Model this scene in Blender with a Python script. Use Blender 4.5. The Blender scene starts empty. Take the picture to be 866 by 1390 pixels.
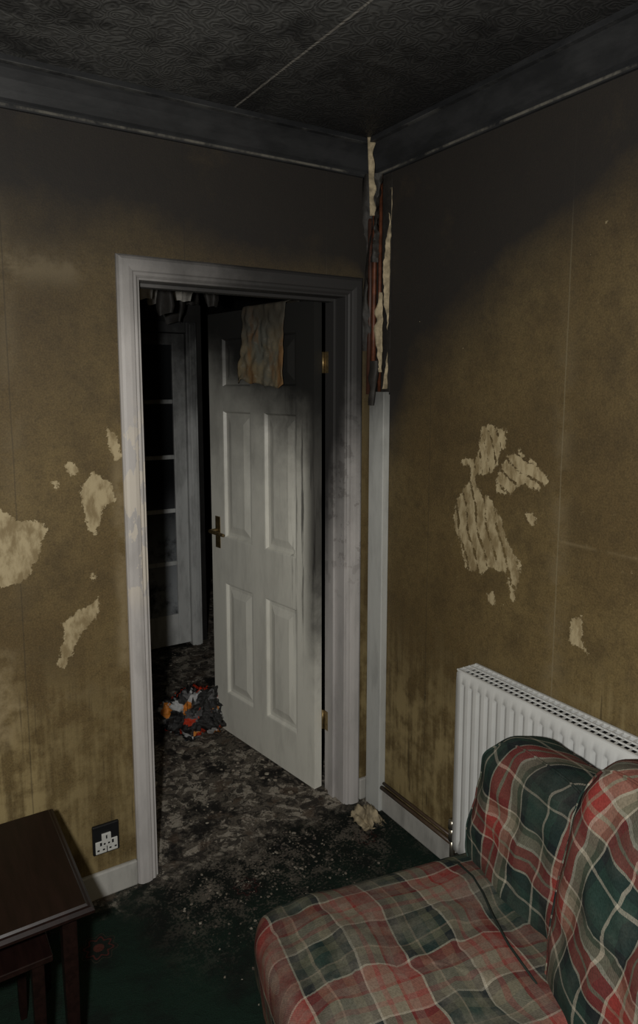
import bpy, math, random
import numpy as np
from mathutils import Vector, Matrix, noise
random.seed(7)
S=bpy.context.scene
S.view_settings.view_transform='Standard'
# ------------------------------------------------------------------ node helpers
class G:
    def __init__(s,name):
        s.m=bpy.data.materials.new(name); s.m.use_nodes=True; s.t=s.m.node_tree; s.t.nodes.clear()
        s.out=s.t.nodes.new('ShaderNodeOutputMaterial')
    def n(s,ty,ins=None,out=0,**pr):
        k=s.t.nodes.new(ty)
        for a,b in pr.items(): setattr(k,a,b)
        for a,b in (ins or {}).items(): s.set(k.inputs[a],b)
        return k.outputs[out]
    def set(s,sock,b):
        if isinstance(b,bpy.types.NodeSocket): s.t.links.new(b,sock)
        else:
            if sock.type=='RGBA' and len(b)==3: b=(*b,1)
            sock.default_value=b
    def math(s,op,a,b=0.0,c=None,clamp=False):
        i={0:a,1:b}
        if c is not None: i[2]=c
        return s.n('ShaderNodeMath',i,operation=op,use_clamp=clamp)
    def mul(s,a,b): return s.math('MULTIPLY',a,b)
    def add(s,a,b): return s.math('ADD',a,b)
    def sub(s,a,b): return s.math('SUBTRACT',a,b)
    def obj(s): return s.n('ShaderNodeTexCoord',out=3)
    def xyz(s,v):
        k=s.t.nodes.new('ShaderNodeSeparateXYZ'); s.set(k.inputs[0],v); return k.outputs
    def map(s,v,sc=(1,1,1),loc=(0,0,0),rot=(0,0,0)):
        return s.n('ShaderNodeMapping',{0:v,1:loc,2:rot,3:sc})
    def noise(s,v,sc,det=4,rough=.55,dist=0,out=0):
        return s.n('ShaderNodeTexNoise',{'Vector':v,'Scale':sc,'Detail':det,'Roughness':rough,'Distortion':dist},out=out)
    def ramp(s,f,a,b,c=0.0,d=1.0,smooth=True):
        return s.n('ShaderNodeMapRange',{0:f,1:a,2:b,3:c,4:d},interpolation_type='SMOOTHSTEP' if smooth else 'LINEAR')
    def mix(s,f,a,b,bt='MIX'):
        k=s.t.nodes.new('ShaderNodeMix'); k.data_type='RGBA'; k.blend_type=bt
        s.set(k.inputs[0],f); s.set(k.inputs[6],a); s.set(k.inputs[7],b); return k.outputs[2]
    def attr(s,nm): return s.n('ShaderNodeAttribute',out=2,attribute_name=nm)
    def cr(s,f,stops,interp='LINEAR'):
        k=s.t.nodes.new('ShaderNodeValToRGB'); r=k.color_ramp; r.interpolation=interp
        while len(r.elements)>1: r.elements.remove(r.elements[-1])
        r.elements[0].position=stops[0][0]; r.elements[0].color=(*stops[0][1],1)
        for p,c in stops[1:]:
            e=r.elements.new(p); e.color=(*c,1)
        s.set(k.inputs[0],f); return k.outputs[0]
    def bump(s,h,st=.3,d=.01,nrm=None):
        i={'Strength':st,'Distance':d,'Height':h}
        if nrm is not None: i['Normal']=nrm
        return s.n('ShaderNodeBump',i)
    def fin(s,col,rough=.6,spec=.3,metal=0.0,nrm=None,**kw):
        k=s.t.nodes.new('ShaderNodeBsdfPrincipled')
        s.set(k.inputs['Base Color'],col); s.set(k.inputs['Roughness'],rough)
        s.set(k.inputs['Specular IOR Level'],spec); s.set(k.inputs['Metallic'],metal)
        if nrm is not None: s.set(k.inputs['Normal'],nrm)
        for a,b in kw.items(): s.set(k.inputs[a.replace('_',' ')],b)
        s.t.links.new(k.outputs[0],s.out.inputs[0]); return s.m

# ------------------------------------------------------------------ mesh helpers
class MB:
    def __init__(s): s.v=[]; s.f=[]; s.mi=[]; s.sm=[]
    def add(s,vs,fs,mi=0,sm=False):
        o=len(s.v); s.v+= [tuple(x) for x in vs]; s.f+=[tuple(i+o for i in f) for f in fs]
        s.mi+=[mi]*len(fs); s.sm+=[sm]*len(fs); return s
    def box(s,x0,x1,y0,y1,z0,z1,mi=0):
        vs=[(x,y,z) for x in (x0,x1) for y in (y0,y1) for z in (z0,z1)]
        return s.add(vs,[(0,1,3,2),(4,6,7,5),(0,4,5,1),(2,3,7,6),(0,2,6,4),(1,5,7,3)],mi)
    def tube(s,pts,r,seg=10,closed=False,mi=0,cap=True):
        pts=[Vector(p) for p in pts]; n=len(pts); rings=[]; up=None
        rs=r if isinstance(r,(list,tuple)) else [r]*n
        for i,p in enumerate(pts):
            a=pts[(i-1)%n] if (closed or i>0) else p; b=pts[(i+1)%n] if (closed or i<n-1) else p
            t=(b-a).normalized()
            if up is None:
                up=Vector((0,0,1)) if abs(t.z)<.9 else Vector((1,0,0))
            x=(up-t*up.dot(t)).normalized(); up=x; y=t.cross(x)
            rings.append([p+(x*math.cos(q)+y*math.sin(q))*rs[i] for q in [2*math.pi*k/seg for k in range(seg)]])
        vs=[v for rg in rings for v in rg]; fs=[]
        for i in range(n if closed else n-1):
            j=(i+1)%n
            for k in range(seg):
                l=(k+1)%seg; fs.append((i*seg+k,i*seg+l,j*seg+l,j*seg+k))
        if cap and not closed:
            fs.append(tuple(range(seg))[::-1]); fs.append(tuple((n-1)*seg+k for k in range(seg)))
        return s.add(vs,fs,mi,True)
    def grid(s,fn,nu,nv,mi=0,sm=True):
        vs=[fn(i/nu,j/nv) for i in range(nu+1) for j in range(nv+1)]
        fs=[(i*(nv+1)+j,(i+1)*(nv+1)+j,(i+1)*(nv+1)+j+1,i*(nv+1)+j+1) for i in range(nu) for j in range(nv)]
        return s.add(vs,fs,mi,sm)
    def obj(s,name,mats,parent=None,loc=(0,0,0),rot=None,mw=None,bevel=0,solid=0,recalc=True):
        me=bpy.data.meshes.new(name); me.from_pydata(s.v,[],s.f)
        if not isinstance(mats,(list,tuple)): mats=[mats]
        for m in mats: me.materials.append(m)
        me.polygons.foreach_set('material_index',s.mi); me.polygons.foreach_set('use_smooth',s.sm)
        if recalc:
            import bmesh
            bm=bmesh.new(); bm.from_mesh(me); bmesh.ops.recalc_face_normals(bm,faces=bm.faces); bm.to_mesh(me); bm.free()
        me.update()
        o=bpy.data.objects.new(name,me); S.collection.objects.link(o)
        if mw is not None: o.matrix_world=mw
        else:
            o.location=loc
            if rot: o.rotation_euler=rot
        if parent: o.parent=parent
        if solid:
            m=o.modifiers.new('s','SOLIDIFY'); m.thickness=solid; m.offset=0
        if bevel:
            m=o.modifiers.new('b','BEVEL'); m.width=bevel; m.segments=2; m.limit_method='ANGLE'; m.angle_limit=math.radians(40)
        return o
def empty(name,loc=(0,0,0),rz=0):
    e=bpy.data.objects.new(name,None); e.location=loc; e.rotation_euler=(0,0,rz); e.empty_display_size=.1
    S.collection.objects.link(e); return e

# ------------------------------------------------------------------ materials
def wall_mat(name,axis,seams):
    g=G(name); c=g.obj(); x=g.xyz(c); u=x[axis]
    big=g.noise(c,1.8,5,.6); med=g.noise(c,9,6,.65); fine=g.noise(c,190,3,.75); grit=g.noise(c,45,6,.7)
    st=g.noise(g.map(c,(1,1,.05)),60,4,.6); st2=g.noise(g.map(c,(1,1,.10)),16,4,.6)
    col=g.mix(g.ramp(big,.35,.68),(.142,.098,.042),(.205,.148,.064))
    col=g.mix(g.mul(g.ramp(med,.42,.68),.55),col,(.090,.064,.031))
    col=g.mix(g.mul(g.ramp(grit,.45,.68),.4),col,(.08,.058,.028))
    col=g.mix(g.mul(g.ramp(g.noise(c,60,5,.7),.58,.72),.3),col,(.30,.23,.12))
    col=g.mix(g.mul(g.ramp(fine,.3,.7),.75),col,g.mix(1.0,col,(.5,.5,.49),'MULTIPLY'))
    # runs / washed zone near the bottom
    cl=g.attr('clean')
    wash=g.mul(cl,g.ramp(g.add(g.mul(st,.22),g.add(g.mul(st2,.33),g.mul(med,.6))),.50,.66))
    col=g.mix(g.mul(wash,.85),col,(.36,.28,.135))
    thin=g.noise(g.map(c,(1,1,.030)),75,3,.5)
    drip=g.mul(g.mul(g.ramp(thin,.61,.67),g.ramp(cl,.1,.6)),g.mul(g.ramp(g.noise(c,6,3),.45,.58),.75))
    col=g.mix(drip,col,(.065,.048,.024))
    # lighter horizontal wiped bands
    lb=g.mul(g.attr('band'),g.ramp(med,.38,.6))
    col=g.mix(g.mul(lb,.5),col,(.33,.26,.15))
    # joints
    jn=g.noise(c,6,2)
    for i,sx in enumerate(seams):
        d=g.math('ABSOLUTE',g.sub(u,g.add(sx,g.mul(g.sub(jn,.5),.004))))
        col=g.mix(g.mul(g.ramp(d,.0008,.0028,1,0),.45),col,(.25,.21,.13) if i%2 else (.05,.04,.025))
    # soot
    so=g.attr('soot'); so=g.add(so,g.mul(g.sub(g.noise(c,3.2,7,.66),.5),g.add(.16,g.mul(so,.6))))
    so=g.ramp(so,0.02,1.0,0,1,False)
    so=g.math('MINIMUM',g.math('MAXIMUM',so,0.0),.96)
    col=g.mix(so,col,(.022,.0205,.020))
    # peeled / wiped patches
    sd=g.attr('scrape')
    e=g.add(sd,g.add(g.mul(g.sub(g.noise(c,26,4,.65),.5),.040),g.mul(g.sub(g.noise(c,110,3,.7),.5),.026)))
    mk=g.ramp(e,-.0015,.002)
    pn=g.noise(g.map(c,(1,1,.45),rot=(.3,.3,0)),38,5,.6)
    pc=g.mix(g.ramp(pn,.36,.62),(.25,.19,.10),(.46,.38,.23))
    col=g.mix(g.mul(mk,.92),col,pc)
    # stray flecks
    fl=g.mul(g.ramp(g.noise(c,24,5,.62),.715,.73),g.attr('fleck'))
    col=g.mix(fl,col,(.42,.35,.21))
    h=g.add(g.mul(fine,.25),g.add(g.mul(mk,-.6),g.add(g.mul(grit,.3),g.mul(med,.4))))
    return g.fin(col,.62,.22,nrm=g.bump(h,.45,.004))
def paint_mat(name,clean,soot,ax,ay,az,c0,amp=.5,chips=0.0,rough=.38,dirt=.35,streak=0.0,lo=0.0,hi=1.0):
    g=G(name); c=g.obj(); x=g.xyz(c)
    m=g.add(g.add(g.mul(x[0],ax),g.mul(x[1],ay)),g.add(g.mul(x[2],az),c0))
    nz=g.noise(c,5,6,.65); m=g.add(m,g.mul(g.sub(nz,.5),amp)); m=g.ramp(m,lo,hi)
    col=g.mix(g.mul(g.ramp(g.noise(g.map(c,(1,1,.25)),14,6,.65),.42,.72),dirt),clean,tuple(k*.45 for k in clean))
    if chips:
        ch=g.ramp(g.noise(g.map(c,(1,1,.5)),15,6,.6),.49,.505)
        ch=g.mul(ch,g.mul(g.ramp(x[2],.90,1.05),g.ramp(x[2],1.65,1.45)))
        col=g.mix(g.mul(g.mul(ch,g.ramp(x[0],-.6,-.8)),.7),col,(.66,.60,.51))
        ch2=g.mul(g.ramp(g.noise(c,20,6,.6),.56,.58),g.mul(g.ramp(x[2],.7,1.1),g.ramp(x[0],-.5,-.2)))
        col=g.mix(g.mul(ch2,.45),col,(.20,.18,.17))
        col=g.mix(g.mul(g.ramp(x[2],1.75,1.95),.42),col,(.16,.155,.15))
    if streak:
        sk=g.ramp(g.noise(g.map(c,(1,1,.06)),48,5,.65),.50,.66)
        sk=g.mul(sk,g.mul(g.ramp(x[0],.27,.05),g.ramp(x[2],.35,1.0)))
        col=g.mix(g.mul(sk,streak),col,(.05,.048,.045))
        ed=g.mul(g.ramp(x[0],.085,.0),g.ramp(g.add(x[2],g.mul(g.sub(nz,.5),.8)),.2,1.0))
        col=g.mix(g.mul(ed,.9),col,(.03,.028,.027))
        gr=g.mul(g.ramp(g.add(x[2],g.mul(nz,.6)),1.35,1.85),.55)
        col=g.mix(gr,col,(.15,.145,.135))
    col=g.mix(m,col,soot)
    r=g.mix(m,(rough,)*3,(.6,)*3)
    return g.fin(col,r,.4,nrm=g.bump(g.noise(c,60,4),.12,.003))
def simple(name,col,rough=.5,spec=.4,metal=0,ns=30,var=.4,bump=.1,mp=(1,1,1)):
    g=G(name); c=g.map(g.obj(),mp); n=g.noise(c,ns,5,.6)
    cc=g.mix(g.mul(g.ramp(n,.3,.7),var),col,tuple(k*.35 for k in col))
    return g.fin(cc,rough,spec,metal,nrm=g.bump(n,bump,.003))
M_wb=wall_mat('wallpaper_back',0,[-.73,-.20,-1.262,-1.9])
M_wr=wall_mat('wallpaper_right',1,[-.34,-.885,-1.43,-1.9])
M_plain=simple('wallpaper_plain',(.16,.12,.06),.7,.2,ns=6)
M_arch=paint_mat('architrave_paint',(.50,.48,.47),(.028,.027,.027),1.15,4.2,1.35,-1.16,.55,chips=.8,dirt=.4)
M_door=paint_mat('door_paint',(.82,.81,.73),(.017,.017,.016),-1.0,0,2.5,-3.05,.7,streak=.85,dirt=.3)
M_base=paint_mat('baseboard_paint',(.46,.45,.42),(.05,.05,.045),0,0,0,.15,.8,dirt=.6)
M_box=paint_mat('boxing_paint',(.52,.53,.51),(.03,.03,.03),0,0,1.9,-2.45,.5,dirt=.5)
M_glz=paint_mat('glazed_door_paint',(.64,.65,.64),(.02,.02,.02),-.3,0,.85,-.76,.8,dirt=.7)
M_rad=simple('radiator_enamel',(.60,.605,.59),.3,.5,ns=8,var=.15,bump=.0)
M_dark=simple('radiator_gap_shade',(.008,.008,.008),.8,.1)
M_copper=simple('copper_pipe',(.15,.050,.024),.5,.4,metal=.2,ns=25,var=.9)
M_redpipe=simple('aged_pipe',(.06,.025,.016),.5,.4,ns=30,var=.7)
M_brass=simple('brass',(.34,.25,.12),.4,.5,metal=.8,ns=60,var=.7)
M_chrome=simple('chrome_valve',(.5,.46,.38),.3,.5,metal=.9,var=.3)
M_pbrown=simple('brown_painted_pipe',(.085,.055,.034),.4,.5,ns=40,var=.5)
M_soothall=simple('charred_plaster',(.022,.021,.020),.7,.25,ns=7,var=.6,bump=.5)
M_char=simple('charred_fabric',(.032,.029,.026),.6,.3,ns=30,var=.6,bump=.5)
M_torn=simple('torn_paper',(.46,.38,.25),.8,.2,ns=34,var=.9,bump=.3)
M_lightplas=simple('pale_plaster',(.45,.43,.39),.7,.2,ns=15,var=.8,bump=.3)
# ceiling
g=G('embossed_ceiling'); c=g.obj(); x=g.xyz(c)
w=g.n('ShaderNodeVectorMath',{0:c,1:g.n('ShaderNodeVectorMath',{0:g.noise(c,14,2,.5,out=1),'Scale':.07},operation='SCALE')},operation='ADD')
vo=g.n('ShaderNodeTexVoronoi',{'Vector':w,'Scale':17.0},out=0,feature='F1')
vs_=g.math('SINE',g.mul(vo,34.0))
ns_=g.noise(w,30,2,.5)
h=g.add(g.mul(vs_,.22),ns_)
big=g.noise(c,2.2,6,.62)
left=g.ramp(g.add(g.sub(g.mul(x[0],-1.0),g.mul(x[1],.30)),g.mul(g.sub(big,.5),.6)),.10,1.25)
col=g.mix(left,(.024,.024,.025),(.125,.126,.122))
col=g.mix(g.mul(g.ramp(g.noise(c,5,7,.72),.47,.62),.68),col,(.017,.017,.018))
col=g.mix(g.mul(g.ramp(h,.35,.75),.5),g.mix(1.0,col,(.5,.5,.5),'MULTIPLY'),col)
sm=g.ramp(g.math('ABSOLUTE',g.add(x[0],g.add(.585,g.mul(g.noise(c,8,2),.004)))),.0018,.005,1,0)
col=g.mix(g.mul(sm,.9),col,(.20,.19,.17))
M_ceil=g.fin(col,.5,.4,nrm=g.bump(h,.5,.006))
# cornice
g=G('sooty_cornice'); c=g.obj(); x=g.xyz(c)
n=g.noise(g.map(c,(1,1,3)),5,6,.65)
col=g.mix(g.ramp(n,.35,.7),(.013,.014,.0155),(.028,.029,.031))
edge=g.ramp(g.math('ABSOLUTE',g.sub(x[2],2.399)),.0015,.005,1,0)
col=g.mix(g.mul(edge,g.mul(g.ramp(g.noise(c,5,6,.7),.40,.60),.8)),col,(.17,.16,.135))
edge=g.ramp(g.math('ABSOLUTE',g.sub(x[2],2.484)),.0008,.003,1,0)
col=g.mix(g.mul(edge,g.mul(g.ramp(g.noise(c,4,6,.7),.42,.60),.6)),col,(.11,.11,.105))
M_corn=g.fin(col,.5,.35,nrm=g.bump(n,.2,.004))
# floor carpet + hall debris
g=G('carpet_and_ash'); c=g.obj(); x=g.xyz(c)
fine=g.noise(c,350,2,.7)
car=g.mix(g.ramp(fine,.3,.7),(.007,.017,.012),(.015,.035,.024))
car=g.mix(g.mul(g.ramp(g.noise(c,5,6,.7),.42,.64),.75),car,(.009,.0095,.009))
P=.485
mx=g.sub(g.mul(g.math('FRACT',g.math('DIVIDE',g.add(x[0],.166+P*20.5),P)),P),P/2)
my=g.sub(g.mul(g.math('FRACT',g.math('DIVIDE',g.add(x[1],.215+P*20.5),P)),P),P/2)
rr=g.math('SQRT',g.add(g.mul(mx,mx),g.mul(my,my))); an=g.math('ARCTAN2',my,mx)
pet=g.mul(g.math('COSINE',g.mul(an,8.0)),.006)
r2=g.add(rr,pet)
m1=g.ramp(r2,.052,.049); m2=g.ramp(g.math('ABSOLUTE',g.sub(r2,.036)),.004,.002); m3=g.ramp(rr,.017,.014)
car=g.mix(g.mul(m1,.6),car,(.012,.014,.012)); car=g.mix(g.mul(m2,.8),car,(.085,.022,.018))
car=g.mix(g.mul(m3,.8),car,(.095,.030,.022)); car=g.mix(g.mul(g.ramp(g.math('ABSOLUTE',g.sub(r2,.049)),.002,.001),.6),car,(.05,.045,.03))
a1=g.noise(c,4.2,7,.72); a2=g.noise(c,15,8,.70,.6); a3=g.noise(c,110,4,.7); a4=g.noise(g.map(c,loc=(3,5,0)),20,8,.72,.8)
ash=g.mix(g.ramp(a3,.3,.7),(.10,.085,.068),(.20,.175,.145))
ash=g.mix(g.ramp(a2,.515,.54),ash,g.mix(g.ramp(a3,.3,.7),(.32,.285,.23),(.50,.45,.38)))
ash=g.mix(g.mul(g.ramp(a4,.52,.54),.9),ash,(.045,.040,.035))
ash=g.mix(g.mul(g.ramp(g.noise(c,9,5,.6),.57,.61),.5),ash,(.12,.080,.055))
ash=g.mix(g.mul(g.ramp(a1,.50,.41),.93),ash,(.017,.0165,.016))
dx=g.math('ABSOLUTE',g.add(x[0],.45))
near=g.ramp(g.add(x[1],g.mul(g.sub(a1,.5),.55)),-.12,.04)
sp_=g.add(g.add(g.mul(a2,.35),g.mul(a3,.35)),g.mul(a1,.30))
spill=g.mul(g.mul(g.ramp(x[1],-.62,-.02),g.ramp(dx,.60,.30)),g.ramp(sp_,.49,.55))
blk=g.mul(g.mul(g.ramp(x[1],-.50,-.05),g.ramp(dx,.75,.3)),.78)
car=g.mix(blk,car,(.011,.0105,.010))
col=g.mix(near,car,ash); col=g.mix(g.mul(g.mul(spill,g.sub(1.0,near)),.8),col,(.19,.165,.135))
M_floor=g.fin(col,.85,.12,nrm=g.bump(g.add(fine,g.add(g.mul(a2,2.0),g.mul(a4,1.5))),.7,.008))
# rubble chips
def rubmat(nm,k):
    g=G(nm); c=g.obj()
    col=g.cr(g.noise(c,23,3,.6),[(.3,(.03,.03,.03)),(.44,(.12*k,.10*k,.085*k)),(.52,(.26*k,.22*k,.175*k)),(.62,(.42*k,.38*k,.31*k))])
    return g.fin(col,.9,.1)
M_rub=rubmat('plaster_rubble',.9); M_rub2=rubmat('plaster_crumbs',.6)
# tartan
def tartan(name,per=.21,dust=.12,off=(0,0),dark=1.0,rot=0,red=0.0):
    g=G(name); c=g.obj(); c=g.map(c,rot=(0,0,rot)); x=g.xyz(c)
    wz=g.mul(x[2],.8)
    wob=g.mul(g.sub(g.noise(c,7,2),.5),.018)
    u=g.math('FRACT',g.math('DIVIDE',g.add(g.add(x[0],wz),g.add(wob,5+off[0])),per))
    v=g.math('FRACT',g.math('DIVIDE',g.add(g.add(x[1],wz),g.add(wob,5+off[1])),per))
    k=dark
    gr=(.022*k,.045*k,.037*k); cr=(.38*k,.35*k,.28*k); rd=(.24*k,.038*k,.032*k); tn=(.21*k,.18*k,.13*k); dg=(.014*k,.020*k,.022*k); pk=(.25*k,.105*k,.085*k)
    ol=(.085*k,.090*k,.060*k)
    if red: st=[(0,gr),(.13,tn),(.15,ol),(.22,dg),(.31,cr),(.33,rd),(.44,pk),(.53,rd),(.56,tn),(.67,pk),(.72,tn),(.81,cr),(.83,dg),(.90,ol)]
    else: st=[(0,gr),(.16,cr),(.185,gr),(.27,dg),(.38,cr),(.40,rd),(.50,tn),(.53,rd),(.63,cr),(.66,tn),(.74,ol),(.80,cr),(.82,dg),(.90,gr)]
    cu=g.cr(u,st,'CONSTANT'); cv=g.cr(v,st,'CONSTANT')
    tw=g.math('FRACT',g.mul(g.add(x[0],x[1]),260.0)); tw=g.ramp(tw,.35,.65)
    col=g.mix(g.add(.28,g.mul(tw,.36)),cu,cv)
    n=g.noise(c,9,6,.65); col=g.mix(g.mul(g.ramp(n,.4,.75),dust*2.2),col,(.20,.185,.15))
    col=g.mix(g.mul(g.ramp(g.noise(c,4,5,.7),.48,.68),.55),col,g.mix(1.0,col,(.4,.4,.4),'MULTIPLY'))
    col=g.mix(g.mul(g.ramp(g.noise(c,250,2),.35,.7),.45),col,g.mix(1.0,col,(.45,.45,.45),'MULTIPLY'))
    return g.fin(col,.85,.12,nrm=g.bump(g.add(tw,g.mul(n,3.0)),.25,.003))
M_tar=tartan('tartan_upholstery',.235,.08,(.07,.0)); M_tar3=tartan('tartan_upholstery_slant',.235,.08,(.16,.05),rot=.22); M_tar2=tartan('tartan_seat',.225,.28,(.1,.0),red=1)
M_pipe=simple('dark_piping',(.016,.022,.018),.8,.2)
# mahogany
g=G('mahogany'); c=g.obj(); n=g.noise(g.map(c,(14,1.5,14)),4,6,.6)
M_mah=g.fin(g.mix(g.ramp(n,.3,.7),(.006,.0025,.002),(.012,.005,.004)),.36,.35,nrm=g.bump(n,.05,.002))
M_black=simple('sooted_plastic',(.012,.012,.013),.4,.4,ns=40,var=.4)
M_white=simple('white_plastic',(.60,.60,.57),.35,.5,ns=50,var=.15)
# glass: dirty panes, light on the lower ones painted into the colour
g=G('sooty_glass_lit_low'); c=g.obj(); x=g.xyz(c); n=g.noise(c,7,6,.7)
low=g.ramp(x[2],1.1,.25)
col=g.mix(g.mul(low,g.ramp(n,.30,.55)),(.008,.009,.010),(.36,.38,.40))
M_glass=g.fin(col,.35,.25)
# rubbish bag
g=G('rubbish_bag'); c=g.obj()
vor=g.n('ShaderNodeTexVoronoi',{'Vector':g.n('ShaderNodeVectorMath',{0:c,1:g.n('ShaderNodeVectorMath',{0:g.noise(c,20,3,.5,out=1),'Scale':.05},operation='SCALE')},operation='ADD'),'Scale':22.0},out=1)
h=g.xyz(vor)[0]
bk=(.014,.014,.015)
col=g.cr(h,[(.0,bk),(.28,(.14,.14,.145)),(.36,bk),(.50,(.55,.55,.56)),(.58,bk),(.63,(.60,.05,.015)),(.73,bk),(.78,(.70,.24,.03)),(.86,(.5,.5,.5)),(.91,bk)],'CONSTANT')
M_bag=g.fin(col,.22,.7,nrm=g.bump(g.noise(c,35,5,.7),1.0,.014))
# burnt sheet
g=G('scorched_cloth'); c=g.obj(); x=g.xyz(c); n=g.noise(g.map(c,(1,0,1)),5,6,.62); n2=g.noise(c,40,5,.7)
col=g.mix(g.ramp(n,.38,.60),(.105,.105,.088),(.185,.145,.085))
col=g.mix(g.mul(g.ramp(g.noise(g.map(c,(1,0,.4),loc=(2,0,1)),9,5,.6),.50,.62),.8),col,(.17,.085,.032))
col=g.mix(g.mul(g.ramp(n2,.52,.72),.5),col,(.25,.225,.18))
col=g.mix(g.mul(g.ramp(g.add(x[2],g.mul(n,.25)),1.90,2.06),.85),col,(.04,.036,.03))
M_cloth=g.fin(col,.8,.15,nrm=g.bump(n2,.5,.006))

# ------------------------------------------------------------------ walls with weathering data
def sdf(P,poly):
    poly=np.array(poly,float); n=len(poly); d=np.full(len(P),9.0); ins=np.zeros(len(P),bool)
    for i in range(n):
        a=poly[i]; b=poly[(i+1)%n]; ab=b-a; t=np.clip(((P-a)@ab)/(ab@ab),0,1)
        d=np.minimum(d,np.hypot(*(P-(a+t[:,None]*ab)).T))
        cnd=((a[1]>P[:,1])!=(b[1]>P[:,1]))
        xi=(b[0]-a[0])*(P[:,1]-a[1])/((b[1]-a[1]) if b[1]!=a[1] else 1e-9)+a[0]
        ins^= cnd&(P[:,0]<xi)
    return np.where(ins,d,-d)
def sst(x,a,b):
    t=np.clip((x-a)/(b-a),0,1); return t*t*(3-2*t)
def wall(name,axis,us,zs,mat,hole,data,back):
    nu,nz=len(us),len(zs); U,Z=np.meshgrid(us,zs,indexing='ij'); P=np.stack([U.ravel(),Z.ravel()],1)
    V=np.zeros((nu*nz,3)); V[:,axis]=P[:,0]; V[:,2]=P[:,1]
    i,j=np.meshgrid(np.arange(nu-1),np.arange(nz-1),indexing='ij'); i=i.ravel(); j=j.ravel()
    if hole:
        uc=(us[i]+us[i+1])/2; zc=(zs[j]+zs[j+1])/2
        k=~((uc>hole[0])&(uc<hole[1])&(zc<hole[2])); i=i[k]; j=j[k]
    a=i*nz+j; F=np.stack([a,a+nz,a+nz+1,a+1],1)
    if axis==1: F=F[:,::-1]
    nb=len(V); vs=V.tolist(); fs=F.tolist()
    for (x0,x1,y0,y1,z0,z1) in back:
        b=MB().box(x0,x1,y0,y1,z0,z1); o=len(vs); vs+=b.v; fs+=[tuple(q+o for q in f) for f in b.f]
    me=bpy.data.meshes.new(name); me.from_pydata(vs,[],fs); me.materials.append(mat)
    for nm,arr in data(P).items():
        at=me.attributes.new(nm,'FLOAT','POINT'); full=np.full(len(vs),-.2 if nm=='scrape' else 0.0); full[:nb]=arr
        at.data.foreach_set('value',full.astype(np.float32))
    o=bpy.data.objects.new(name,me); S.collection.objects.link(o); return o
def seg(*ps):
    out=[]
    for a,b,st in ps:
        n=max(1,int(round((b-a)/st))); out+=list(np.linspace(a,b,n+1)[:-1])
    out.append(ps[-1][1]); return np.array(out)
cm=lambda L:[(a/100,b/100) for a,b in L]
B=[[(-1.36,1.29),(-1.305,1.304),(-1.264,1.265),(-1.208,1.255),(-1.172,1.229),(-1.195,1.194),(-1.21,1.141),(-1.247,1.09),(-1.288,1.07),(-1.36,1.08)],
[(-1.073,1.361),(-1.037,1.392),(-.989,1.355),(-.975,1.296),(-1.015,1.277),(-1.04,1.199),(-1.066,1.209),(-1.07,1.282),(-1.083,1.324)],
[(-1.166,1.368),(-1.145,1.373),(-1.133,1.354),(-1.154,1.347)],[(-1.126,1.424),(-1.1,1.423),(-1.08,1.395),(-1.108,1.386)],
cm([(-115,94),(-109,97),(-104,100),(-104,94),(-109,90),(-112,85),(-115,79),(-117,81),(-115,88)]),
cm([(-100,153),(-97,151),(-95,143),(-97,142),(-99,147)]),
cm([(-107,107),(-105,108),(-104,106),(-106,105.5)])]
def dB(P):
    s=np.full(len(P),-.2)
    for k,p in enumerate(B): s=np.maximum(s,sdf(P,p))
    x,z=P.T
    so=.60*sst(z,1.88,2.30)+.40*sst(z,1.25,2.05)+.25*sst(x,-.9,-.2)*sst(z,1.98,2.15)+.45*sst(x,-.07,0)*sst(z,.9,1.8)
    cl=sst(z,.95,.40)*(.6+.4*sst(x,-1.1,-1.3))+.3*sst(x,-.06,-.04)
    bd=np.exp(-((z-1.99)/.05)**2)*sst(x,-.98,-1.1)*1.3+np.exp(-((z-.70)/.012)**2)*sst(x,-1.05,-1.2)+.5*np.exp(-((x+1.262)/.03)**2)*sst(z,.6,2.0)+1.0*np.exp(-((x+.965)/.02)**2)*sst(z,.5,.7)*sst(z,1.6,1.3)+1.3*np.exp(-((x+1.33)/.04)**2)*sst(z,.55,.65)*sst(z,.92,.85)
    return dict(scrape=s,soot=np.clip(so,0,1),clean=np.clip(cl,0,1),band=np.clip(bd,0,1.5),fleck=sst(x,-.95,-1.05)*sst(z,1.8,1.4))
R=[(cm([(-58,151),(-60,153),(-68,152),(-67,147),(-63,139),(-57,138),(-50,141),(-56,142),(-58,148)]),(.35,1),.030),
(cm([(-69,144),(-73,146),(-79,143),(-84,138),(-81,136),(-74,137),(-70,133),(-65,133),(-66,139)]),(.9,.5),.040),
(cm([(-48,128),(-54,134),(-61,131),(-67,125),(-70,117),(-75,113),(-74,107),(-73,101),(-70,109),(-63,110),(-60,106),(-53,107),(-47,122)]),(-.30,-.9),.042),
(cm([(-76,128),(-79,129),(-81,127),(-79,125)]),None,0),(cm([(-62.5,100.5),(-65,101.5),(-66.5,98),(-63.5,97)]),None,0),
(cm([(-94,101),(-97,103),(-98,96),(-100,93),(-94,95)]),None,0),
(cm([(-54,139),(-56,139.5),(-56,133),(-54,134)]),None,0)]
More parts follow.
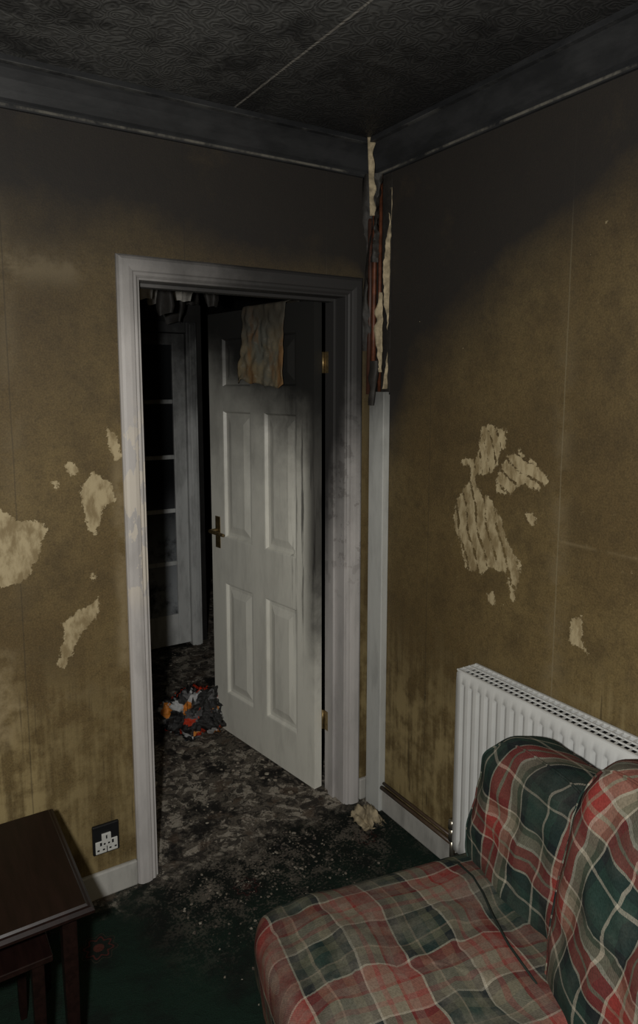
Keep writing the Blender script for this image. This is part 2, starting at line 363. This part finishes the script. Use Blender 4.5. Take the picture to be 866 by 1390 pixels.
def dR(P):
    s=np.full(len(P),-.2); y,z=P.T
    for p,dr,per in R:
        q=sdf(P,p)
        if dr:
            dd=np.array(dr)/np.hypot(*dr); ph=(P@np.array([-dd[1],dd[0]]))/per
            ph=ph+.16*np.sin((P@dd)*15)+.1*np.sin((P@dd)*41)
            q=np.minimum(q+.005,.018*(.82+np.sin(2*np.pi*ph)))
        s=np.maximum(s,q)
    ln=1.45+.70*(-y)
    so=.92*sst(z-ln,-.25,.42)+.30*sst(z,.9,2.0)+.42*sst(z,1.95,2.36)+.45*sst(y,-.24,-.10)*sst(z,1.0,1.7)
    cl=.9*sst(z,.90,.35)+.4*sst(z,.95,.8)*sst(y,-.9,-1.0)
    bd=.5*np.exp(-((y+.885)/.03)**2)*sst(z,2.2,1.4)+.5*np.exp(-((z-1.22)/.004)**2)*sst(y,-.8,-.9)
    return dict(scrape=s,soot=np.clip(so,0,1),clean=np.clip(cl,0,1),band=np.clip(bd,0,1),fleck=sst(z,2.2,1.9)*.9+0*y)
zs=seg((0,2.5,.0065))
zs[np.argmin(abs(zs-1.995))]=1.995
wall('wall_back',0,seg((-3,-1.5,.05),(-1.5,-.905,.006),(-.905,-.095,.015),(-.095,0,.006)),zs,M_wb,(-.905,-.095,1.995),dB,
 [(-3,-.905,.002,.13,0,2.5),(-.095,0,.002,.13,0,2.5),(-.905,-.095,.002,.13,1.995,2.5)])
wall('wall_right',1,seg((-3.2,-1.2,.04),(-1.2,0,.006)),zs,M_wr,None,dR,[(.002,.1,-3.2,.0,0,2.5)])
MB().box(-3.1,-3.0,-3.3,.13,0,2.5).obj('wall_left',M_plain)
MB().box(-3.1,.1,-3.3,-3.2,0,2.5).obj('wall_front',M_plain)
MB().box(-3.1,2.0,-3.3,4.6,-.1,0).obj('floor',M_floor)
MB().box(-3.1,.1,-3.3,.13,2.5,2.6).obj('ceiling',M_ceil)
# cornice
prof=[(0,2.392),(.010,2.392),(.014,2.398),(.014,2.408),(.020,2.414),(.030,2.432),(.044,2.455),(.060,2.476),(.066,2.482),(.080,2.484),(.080,2.50)]
mb=MB(); pts=[]
for d,z in prof:
    pts+= [(-3.0,-d,z),(-d,-d,z),(-d,-3.2,z)]
fs=[]
for i in range(len(prof)-1):
    for k in range(2): fs.append((i*3+k,i*3+k+1,(i+1)*3+k+1,(i+1)*3+k))
mb.add(pts,fs); mb.obj('trim_cornice',M_corn)
# baseboards
def bb(name,x0,x1,y0,y1,h=.088):
    m=MB(); m.box(x0,x1,y0,y1,0,h); return m.obj(name,M_base,bevel=.005)
bb('baseboard_back',-3,-.952,-.016,0); bb('baseboard_right',-.016,0,-3.2,-.0)
bb('baseboard_corner',-.048,-.016,-.016,0)
# ------------------------------------------------------------------ door frame
fr=empty('door_frame')
prof=[(0,0),(0,-.008),(.006,-.014),(.014,-.014),(.018,-.019),(.030,-.0225),(.050,-.0225),(.058,-.018),(.064,-.010),(.064,0)]
L0,R0,T0=-.887,-.113,1.977
vs=[];fs=[]
for o,d in prof: vs+=[(L0-o,d,0),(L0-o,d,T0+o),(R0+o,d,T0+o),(R0+o,d,0)]
for i in range(len(prof)-1):
    for k in range(3): fs.append((i*4+k,i*4+k+1,(i+1)*4+k+1,(i+1)*4+k))
MB().add(vs,fs).obj('architrave',M_arch,fr)
m=MB(); m.box(-.905,-.880,-.004,.134,0,1.995); m.box(-.120,-.095,-.004,.134,0,1.995); m.box(-.88,-.12,-.004,.134,1.970,1.995)
m.box(-.88,-.868,.055,.093,0,1.97); m.box(-.132,-.12,.055,.093,0,1.97); m.box(-.868,-.132,.055,.093,1.958,1.97)
m.obj('jamb_lining',M_arch,fr,bevel=.002)
vs=[(x,.13-y,z) for (x,y,z) in vs]
MB().add(vs,fs).obj('hall_architrave',M_arch,fr)
m=MB()
for z in (1.74,.30):
    m.box(-.1225,-.1195,.104,.134,z-.04,z+.04); m.tube([(-.126,.139,z-.04),(-.126,.139,z+.04)],.0048,10)
m.obj('hinges',M_brass,fr)
# ------------------------------------------------------------------ door (local x along leaf, y thickness, z up)
dvec=Vector((-.11,.74,0)).normalized(); ang=math.atan2(dvec.y,dvec.x)
dr=empty('door_1',(-.130,.142,0),ang)
W,H,T=.752,1.965,.038; z0=.008
m=MB()
xs=[(.108,.330),(.422,.644)]
zsn=[(.20,.745),(.955,1.545),(1.645,1.865)]
for a,b in [(0,.108),(.644,W)]: m.box(a,b,0,T,z0,H+.008)
for a,b in [(z0,.20),(.745,.955),(1.545,1.645),(1.865,H+.008)]: m.box(.108,.644,0,T,a,b)
for a,b in zsn: m.box(.330,.422,0,T,a,b)
for a,b in xs:
    for c_,d_ in zsn:
        for sgn in (0,1):
            Y=lambda dep: dep if sgn==0 else T-dep
            lv=[(0,0),(.006,.001),(.014,.013),(.028,.0135),(.062,.004)]
            vv=[]
            for ins,dep in lv: vv+=[(a+ins,Y(dep),c_+ins),(b-ins,Y(dep),c_+ins),(b-ins,Y(dep),d_-ins),(a+ins,Y(dep),d_-ins)]
            ff=[]
            for i in range(len(lv)-1):
                for k in range(4): ff.append((i*4+k,i*4+(k+1)%4,(i+1)*4+(k+1)%4,(i+1)*4+k))
            ff.append(tuple(len(lv)*4-4+k for k in range(4)))
            m.add(vv,ff)
m.obj('door_leaf',M_door,dr,recalc=False)
m=MB()
for s_ in (0,1):
    y=-.003 if s_==0 else T; 
    m.box(W-.075,W-.035,y,y+.003,.90,1.05)
    yy=-.004 if s_==0 else T+.004; o_=-1 if s_==0 else 1
    m.tube([(W-.055,yy,.985),(W-.055,yy+o_*.04,.985)],.009,12)
    m.tube([(W-.055,yy+o_*.042,.985),(W-.085,yy+o_*.045,.985),(W-.150,yy+o_*.042,.982),(W-.165,yy+o_*.038,.98)],[.009,.009,.008,.007],12)
m.box(W-.0005,W+.0015,.009,.029,.92,1.04)
m.obj('lever_handle',M_brass,dr,bevel=.001)
# scorched cloth draped over the door top (own object)
def clothf(u,v):
    e=.012*noise.noise(Vector((v*6,round(u)*5,8)))
    x=.155+u*.30+e+.012*math.sin(v*5+u*2)+.03*(v-.5); d=v*.37*(1+.07*noise.noise(Vector((u*5,0,3))))
    top=H+.014; n=noise.noise(Vector((u*3,v*3,1)))*.02+noise.noise(Vector((u*9,v*7,4)))*.010
    if d<.05: y=-.012+d/.05*(T+.024); z=top+.008*math.sin(d/.05*math.pi)
    else:
        y=T+.016+abs(n)+.010*abs(math.sin(u*4+v*1.5))*min(1,(d-.05)*6); z=top-(d-.05)-.012*math.sin(u*6)*v
    return (x,y,z)
m=MB().grid(clothf,40,50); o=m.obj('scorched_cloth',M_cloth,None,recalc=False,solid=.003)
o.location=dr.location; o.rotation_euler=dr.rotation_euler
# ------------------------------------------------------------------ hallway
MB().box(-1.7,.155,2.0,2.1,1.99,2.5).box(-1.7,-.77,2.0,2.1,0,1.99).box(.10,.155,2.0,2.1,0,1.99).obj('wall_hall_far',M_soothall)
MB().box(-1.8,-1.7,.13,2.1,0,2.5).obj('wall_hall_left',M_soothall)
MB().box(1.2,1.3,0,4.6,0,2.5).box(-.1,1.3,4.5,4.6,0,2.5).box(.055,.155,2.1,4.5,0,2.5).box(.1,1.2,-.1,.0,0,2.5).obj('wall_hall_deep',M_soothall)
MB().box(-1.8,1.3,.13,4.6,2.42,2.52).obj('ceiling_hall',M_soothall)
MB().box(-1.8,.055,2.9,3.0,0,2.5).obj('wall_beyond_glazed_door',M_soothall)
gd=empty('door_2')
m=MB(); y0,y1=1.965,2.0
m.box(-.05,.03,y0,y1,.02,1.97); m.box(-.74,-.66,y0,y1,.02,1.97); m.box(-.66,-.05,y0,y1,.02,.22); m.box(-.66,-.05,y0,y1,1.90,1.97)
for z in (.55,.885,1.22,1.56): m.box(-.66,-.05,y0+.004,y1-.004,z-.013,z+.013)
for x in (-.245,-.455): m.box(x-.012,x+.012,y0+.005,y1-.005,.22,1.90)
m.obj('glazed_leaf',M_glz,gd,bevel=.003)
MB().box(-.66,-.05,1.980,1.985,.22,1.90).obj('panes',M_glass,gd)
m=MB(); m.box(.032,.100,1.94,2.0,0,2.04); m.box(-.81,-.742,1.94,2.0,0,2.04); m.box(-.742,.032,1.94,2.0,1.973,2.04); m.box(.05,.085,1.93,1.94,0,2.03)
m.obj('glazed_door_frame',M_glz,gd,bevel=.006)
# charred hanging ceiling remnants
m=MB()
def shred(x,y,zt,w,l,rot,mi,seed):
    def f(u,v):
        n=noise.noise(Vector((u*2.5+seed,v*2.5,seed)))
        ww=w*(1-.6*v)*(.8+.3*noise.noise(Vector((seed,v*6,0))))
        a=rot+v*1.2*n
        cx=(u-.5)*ww; return (x+cx*math.cos(a)+n*.05,y+cx*math.sin(a)+n*.06+v*.05,zt-l*v+.03*n)
    m.grid(f,8,14,mi)
for i,(x,y,w,l,mi) in enumerate([(-.60,1.55,.35,.30,0),(-.30,1.45,.30,.38,0),(-.42,1.1,.30,.38,1),(-.15,1.6,.30,.42,0),(.0,1.7,.25,.30,0),(-.60,1.2,.2,.34,0),(-.28,1.15,.22,.36,1),(-.38,1.65,.2,.45,0),(-.45,.9,.20,.44,0),(-.58,.8,.2,.40,1),(-.30,.75,.2,.42,0)]):
    shred(x,y,2.42,w,l,random.uniform(-.6,.6),mi,i*3.1)
m.obj('hanging_ceiling_remnants',[M_char,M_lightplas],recalc=False)
# rubble
def chip(m,x,y,s,zb=0.0,fl=1.0):
    n=random.randint(4,6); a0=random.random()*6; h=s*random.uniform(.10,.28)*fl
    b=[];t=[]
    for k in range(n):
        a=a0+k*2*math.pi/n+random.uniform(-.3,.3); r=s*random.uniform(.30,.65)
        b.append((x+r*math.cos(a),y+r*math.sin(a),zb)); q=random.uniform(.6,.95)
        t.append((x+r*q*math.cos(a),y+r*q*math.sin(a),zb+h*random.uniform(.7,1.3)))
    m.add(b+t,[tuple(range(n))[::-1],tuple(range(n,2*n))]+[(k,(k+1)%n,n+(k+1)%n,n+k) for k in range(n)])
m=MB()
for i in range(1100):
    x=random.uniform(-.85,-.02); y=random.uniform(.16,1.90)
    if math.hypot((x+.40)/.2,(y-.86)/.17)<1: continue
    cl=noise.noise(Vector((x*3.5,y*3.5,2)))
    if cl<random.uniform(-.4,.35): continue
    chip(m,x,y,random.choice([.005,.007,.010,.014,.020]),fl=.8)
for i in range(10): chip(m,random.uniform(-.8,-.5),random.uniform(.5,1.7),random.uniform(.04,.07),fl=.5)
m.obj('rubble',M_rub)
m=MB()
for i in range(620):
    x=random.gauss(-.50,.22); y=-abs(random.gauss(0,.25))-.03
    if -.88<x<-.18: chip(m,x,y,random.choice([.003,.004,.005,.008,.011]))
m.obj('plaster_crumbs',M_rub2)
# rubbish bag
m=MB()
def bagf(u,v):
    th=u*2*math.pi; ph=v*math.pi
    d=Vector((math.sin(ph)*math.cos(th),math.sin(ph)*math.sin(th),math.cos(ph)))
    n=noise.noise(d*2.2+Vector((3,1,0)))*.35+abs(noise.noise(d*6))*.30+noise.noise(d*13)*.12
    r=.8+n; p=Vector((d.x*.165*r,d.y*.135*r,d.z*.125*r)); 
    p.z=max(p.z+.095,0.003); return (p.x,p.y,p.z)
m.grid(bagf,90,50)
for k in range(11):
    a=random.random()*6.28; s_=random.uniform(.05,.09); cx,cy=.08*math.cos(a),.07*math.sin(a); sd=k*2.3
    def ff(u,v,cx=cx,cy=cy,a=a,s_=s_,sd=sd):
        n=noise.noise(Vector((u*3+sd,v*3,sd))); 
        return (cx+math.cos(a)*s_*v-math.sin(a)*s_*(u-.5),cy+math.sin(a)*s_*v+math.cos(a)*s_*(u-.5),max(.004,.17-.12*v+.07*n))
    m.grid(ff,8,8)
m.obj('rubbish_bag',M_bag,loc=(-.40,.88,0),recalc=False)
# ------------------------------------------------------------------ corner boxing + exposed pipes
bx=empty('corner_pipe_boxing')
MB().box(-.030,0,-.118,-.030,.0,1.63).obj('boxing_board',M_box,bx,bevel=.003)
MB().box(-.003,0,-.03,-.004,.088,1.63).obj('boxing_fillet',M_pbrown,bx)
m=MB().tube([(-.022,-.045,1.60),(-.024,-.046,1.9),(-.021,-.044,2.1),(-.022,-.045,2.40)],.0085,12)
m.tube([(-.020,-.078,1.60),(-.022,-.078,2.0),(-.020,-.077,2.39)],.0065,12)
m.obj('copper_pipe',M_copper,bx)
MB().tube([(-.024,-.016,1.62),(-.020,-.018,2.0),(-.024,-.016,2.40)],.009,12).obj('aged_pipe',M_redpipe,bx)
MB().box(-.006,-.001,-.118,-.002,1.62,2.39).obj('charred_chase',M_char,bx)
m=MB()
def pe(u,v):
    z=2.34-v*.70; w=.003+.020*abs(noise.noise(Vector((z*9,2,0))))+.010*abs(noise.noise(Vector((z*40,5,0))))
    y0_=-.120+.012*v
    return (-.004-.026*u*(.5+.5*math.sin(z*13)),y0_+(w)*u+.004*noise.noise(Vector((z*30,0,0))),z)
m.grid(pe,4,110)
def pe2(u,v):
    z=1.98-v*.28; w=.034*math.sin(min(1,v*1.15)*math.pi)*(.8+.8*noise.noise(Vector((z*30,2,2))))+.004
    return (-.034-.012*u,-.112+w*u*1.0+.008*noise.noise(Vector((z*30,7,0))),z)
m.grid(pe2,4,50)
def pe3(u,v):
    z=2.50-v*.25; w=.026+.022*noise.noise(Vector((z*28,1,4)))
    return (-.088+.035*v+w*u*.6,-.086+.03*v-w*u*.5,z)
m.grid(pe3,4,40)
m.obj('torn_paper_edge',M_torn,bx,recalc=False,solid=.0012)
m=MB()
def ch(u,v):
    z=1.74-.16*v; r=.018*(1-.5*v)*(1+.5*noise.noise(Vector((u*5,v*4,1)))); a=u*2*math.pi
    return (-.045+r*math.cos(a),-.085+r*1.3*math.sin(a)+.02*v,z)
m.grid(ch,14,14)
def ch2(u,v):
    z=2.40-.62*v; return (-.036-.014*math.sin(v*9+u*3),-.002-.040*u*(1-.5*v)-.014*noise.noise(Vector((v*12,u*3,6))),z)
m.grid(ch2,5,40)
def ch3(u,v):
    z=2.39-.30*v; return (-.036-.014*math.sin(v*7+u*5),-.062-.030*u*(1-.6*v)-.014*noise.noise(Vector((v*14,u*3,2))),z)
m.grid(ch3,5,40)
m.obj('charred_lining',M_char,bx,recalc=False)
# brown pipes on baseboard
rp=empty('heating_pipe_run')
m=MB().tube([(-.020,-.120,.100),(-.020,-.57,.100)],.008,10); m.tube([(-.014,-.125,.118),(-.014,-.56,.118)],.006,10)
m.obj('pipes',M_pbrown,rp)
# ------------------------------------------------------------------ radiator
rd=empty('radiator')
yl,yr=-.61,-1.85; zb,zt=.165,.773; xf=-.112
m=MB(); P_=[]; per=.0335
P_.append((xf+.010,yl)); P_.append((xf,yl-.004)); P_.append((xf,yl-.022))
n=int((abs(yr-yl)-.05)/per)
for i in range(n):
    yy=yl-.024-i*per
    P_+=[(xf,yy),(xf+.014,yy-.004),(xf+.0145,yy-.007),(xf+.0145,yy-.010),(xf,yy-.015),(xf-.001,yy-.024),(xf,yy-.032)]
P_+=[(xf,yr+.004),(xf+.010,yr)]
hs=[(zb,.010,0),(zb+.006,.002,0),(zb+.035,0,0),(zb+.055,0,1),(zt-.050,0,1),(zt-.034,0,0),(zt-.006,.002,0),(zt,.010,0)]
vs=[];fs=[]
ends=(0,len(P_)-1)
for z,ox,k in hs:
    for ii,(px_,py_) in enumerate(P_):
        vs.append(((px_ if (k or ii in ends) else xf)+ox,py_,z))
N_=len(P_)
for i in range(len(hs)-1):
    for k in range(N_-1): fs.append((i*N_+k,i*N_+k+1,(i+1)*N_+k+1,(i+1)*N_+k))
m.add(vs,fs,0,True); m.obj('front_panel',M_rad,rd)
m=MB(); m.box(-.030,-.022,yr,yl,zb,zt); m.box(-.102,-.022,yl-.001,yl+.002,zb+.03,zt); m.box(-.102,-.022,yr-.002,yr+.001,zb+.03,zt)
m.box(-.100,-.092,yr,yl,zb+.01,zb+.03)
m.obj('back_panel_and_ends',M_rad,rd,bevel=.001)
MB().box(-.094,-.032,yr+.01,yl-.01,zb+.02,zt-.012).obj('gap_shade_fill',M_dark,rd)  # near-black filler, shade between the radiator panels put into its colour
m=MB()
for x0_,x1_ in ((-.106,-.100),(-.080,-.0775),(-.056,-.0535),(-.029,-.022)): m.box(x0_,x1_,yr,yl,zt-.002,zt+.003)
yy=yl
while yy>yr+.005:
    m.box(-.104,-.024,yy-.0022,yy,zt-.003,zt+.002); yy-=.0195
m.obj('top_grille',M_rad,rd)
m=MB(); m.tube([(-.075,yl+.002,.19),(-.075,yl+.035,.19)],.011,12); m.tube([(-.075,yl+.035,.21),(-.075,yl+.035,.165)],.012,12)
m.tube([(-.075,yl+.035,.165),(-.075,yl+.035,.11),(-.05,yl+.037,.10),(-.022,yl+.04,.10)],.0075,10)
m.tube([(-.075,yl+.035,.208),(-.075,yl+.035,.238)],[.014,.012],12)
m.obj('valve',M_chrome,rd)
MB().box(-.022,0,-.80,-.77,.25,.70).box(-.022,0,-1.65,-1.62,.25,.70).obj('wall_brackets',M_rad,rd)
# ------------------------------------------------------------------ sofa
sofa=empty('sofa',(-.30,-.95,0),math.atan2(.208,-.978))
sp=lambda c_,e: math.copysign(abs(c_)**e,c_)
def cushion(name,W_,H_,T_,mat,mw,e1=.55,e2=.38,wr=.006,seed=0,pv=.42,pipe=True):
    m=MB()
    def f(u,v):
        a=-math.pi+u*2*math.pi; b=-math.pi/2+v*math.pi
        x=W_/2*sp(math.cos(b),e1)*sp(math.cos(a),e2); y=H_/2*sp(math.cos(b),e1)*sp(math.sin(a),e2); z=T_/2*sp(math.sin(b),e1)
        n=noise.noise(Vector((x*9+seed,y*9,z*9)))*wr+noise.noise(Vector((x*22+seed,y*22,z*14)))*wr*.45
        p=Vector((x,y,z)); q=p.normalized() if p.length>0 else p
        return tuple(p+Vector((q.x*.5,q.y*.5,q.z+ (1 if z>0 else -1)*.6))*n)
    m.grid(f,110,56); o=m.obj(name,mat,sofa); o.matrix_local=mw
    if pipe:
        m=MB()
        for sgn in (-1,1):
            b=sgn*pv; pts=[f(i/140,(b+math.pi/2)/math.pi) for i in range(140)]
            pts=[(p[0]*1.003,p[1]*1.003,p[2]) for p in pts]
            m.tube(pts,.0032,8,closed=True)
        o2=m.obj(name+'_piping',mat,sofa); o2.matrix_local=mw
    return o
def frame(center,xv,yv):
    xv=Vector(xv).normalized(); yv=Vector(yv); yv=(yv-xv*yv.dot(xv)).normalized(); zv=xv.cross(yv)
    M=Matrix.Identity(4)
    for i,v in enumerate((xv,yv,zv)):
        for r in range(3): M[r][i]=v[r]
    M.translation=Vector(center); return M
cushion('seat_cushion',.72,.68,.19,M_tar2,frame((.30,.32,.375),(1,0,0),(0,1,0)),e1=.42,e2=.28,wr=.014,seed=3,pipe=False)
cushion('seat_cushion_near',.72,.66,.19,M_tar2,frame((.30,.98,.375),(1,0,0),(0,1,0)),e1=.42,e2=.25,wr=.010,seed=8,pipe=False)
cushion('back_cushion',.43,.42,.20,M_tar,frame((-.03,.195,.580),(-.08,1,-.02),(-.22,0,1)),e1=.6,e2=.60,wr=.014,seed=1,pv=.50)
cushion('back_cushion_near',.50,.58,.24,M_tar3,frame((.03,.615,.655),(.06,1,.03),(-.20,0,1)),e1=.6,e2=.50,wr=.014,seed=5,pv=.50)
cushion('back_cushion_end',.50,.52,.22,M_tar,frame((.0,1.10,.64),(0,1,0),(-.20,0,1)),e1=.6,e2=.45,wr=.01,seed=9)
cushion('base',.66,1.30,.26,M_tar2,frame((.29,.66,.165),(1,0,0),(0,1,0)),e1=.2,e2=.15,wr=.003,seed=2,pipe=False)
cushion('back_frame',1.26,.52,.12,M_tar,frame((-.12,.68,.34),(0,1,0),(-.12,0,1)),e1=.3,e2=.3,wr=.003,seed=4,pipe=False)
m=MB()
for a in (.05,.55):
    for b in (.08,1.24): m.box(a-.02,a+.02,b-.02,b+.02,0,.06)
m.obj('feet',M_mah,sofa)
m=MB().tube([(.14,.01,.452),(.125,.05,.470),(.12,.11,.474),(.13,.17,.476),(.15,.24,.476),(.165,.32,.476),(.17,.42,.474)],.0026,8)
m.obj('cord',M_pipe,sofa)
# ------------------------------------------------------------------ side table
tb=empty('side_table')
x0,x1,y0,y1=-1.83,-1.250,-.672,-.235
m=MB(); 
lv=[(.0,.478),(-.004,.482),(-.004,.488),(.003,.494),(.008,.4955),(.012,.500)]
vs=[];fs=[]
for i_,z in [(.012,.474)]+lv: vs+=[(x0+i_,y0+i_,z),(x1-i_,y0+i_,z),(x1-i_,y1-i_,z),(x0+i_,y1-i_,z)]
for i in range(len(lv)):
    for k in range(4): fs.append((i*4+k,i*4+(k+1)%4,(i+1)*4+(k+1)%4,(i+1)*4+k))
fs.append((0,3,2,1)); q=len(lv)*4; fs.append((q,q+1,q+2,q+3))
m.add(vs,fs).obj('top',M_mah,tb)
def leg(m,x,y,h,s_=.016):
    prof=[(0,.6),(.03,.75),(h*.25,.8),(h*.6,.95),(h*.8,1.0),(h,1.0)]
    vs=[];fs=[]
    for z,k in prof: vs+=[(x-s_*k,y-s_*k,z),(x+s_*k,y-s_*k,z),(x+s_*k,y+s_*k,z),(x-s_*k,y+s_*k,z)]
    for i in range(len(prof)-1):
        for k in range(4): fs.append((i*4+k,i*4+(k+1)%4,(i+1)*4+(k+1)%4,(i+1)*4+k))
    fs+= [(3,2,1,0),tuple(len(prof)*4-4+k for k in range(4))]
    m.add(vs,fs)
m=MB()
for x in (x0+.045,x1-.045):
    for y in (y0+.045,y1-.045): leg(m,x,y,.476)
m.obj('legs',M_mah,tb,bevel=.002)
m=MB(); m.box(x0+.06,x1-.06,y1-.055,y1-.035,.415,.475); m.box(x0+.037,x0+.053,y0+.06,y1-.06,.415,.475); m.box(x1-.053,x1-.037,y0+.06,y1-.06,.415,.475)
m.box(x0+.06,x1-.06,y1-.053,y1-.037,.10,.12)
m.obj('aprons',M_mah,tb,bevel=.002)
m=MB(); m.box(x0+.085,x1-.085,y0+.02,y1-.07,.385,.400)
for x in (x0+.115,x1-.115):
    for y in (y0+.045,y1-.11): leg(m,x,y,.386,.013)
m.obj('nested_table',M_mah,tb,bevel=.002)
# ------------------------------------------------------------------ socket
so=empty('wall_socket')
MB().box(-1.093,-1.008,-.012,-.0005,.150,.250).obj('faceplate',M_black,so,bevel=.004)
m=MB(); m.box(-1.086,-1.050,-.0165,-.012,.156,.198); m.box(-1.048,-1.015,-.0165,-.012,.156,.198); m.box(-1.066,-1.036,-.019,-.012,.178,.222)
m.obj('white_inserts',M_white,so,bevel=.002)
m=MB()
for x in (-1.069,-1.031):
    m.box(x-.003,x+.003,-.0175,-.0155,.183,.194); m.box(x-.012,x-.005,-.0175,-.0155,.166,.171); m.box(x+.005,x+.012,-.0175,-.0155,.166,.171)
m.box(-1.053,-1.049,-.0205,-.0185,.205,.216); m.box(-1.061,-1.055,-.0205,-.0185,.186,.191); m.box(-1.047,-1.041,-.0205,-.0185,.186,.191)
m.obj('pin_slots',M_black,so)
# crumpled wallpaper on floor in the corner
m=MB()
def cp(u,v):
    x=(u-.5)*.14; y=(v-.5)*.16; n=noise.noise(Vector((u*3,v*3,9))); n2=noise.noise(Vector((u*8,v*8,4)))
    r=max(0,1-((u-.5)**2+(v-.5)**2)*3.2)
    return (-.100+x*(.7+.5*n),-.140+y*(.7+.4*n2),max(.003,.045*r*(1+1.6*n)+.03*abs(n2)))
m.grid(cp,26,26); m.obj('crumpled_wallpaper',M_torn,recalc=False,solid=.0015)
# ------------------------------------------------------------------ light & camera
L=bpy.data.lights.new('camera_flash','POINT'); L.energy=110; L.shadow_soft_size=.03; L.color=(1,.985,.94)
o=bpy.data.objects.new('camera_flash',L); o.location=(-1.70,-2.09,1.67); S.collection.objects.link(o)
w=bpy.data.worlds.new('World'); S.world=w; w.use_nodes=True
w.node_tree.nodes['Background'].inputs[0].default_value=(.5,.55,.6,1); w.node_tree.nodes['Background'].inputs[1].default_value=.02
cam=bpy.data.cameras.new('camera'); cam.sensor_fit='HORIZONTAL'; cam.sensor_width=36; cam.lens=36*950/866; cam.shift_y=-45/866
cam.clip_start=.05
o=bpy.data.objects.new('camera',cam); o.location=(-1.58,-2.15,1.645); o.rotation_euler=(math.radians(90-7.43),0,math.radians(-32.1))
S.collection.objects.link(o); S.camera=o
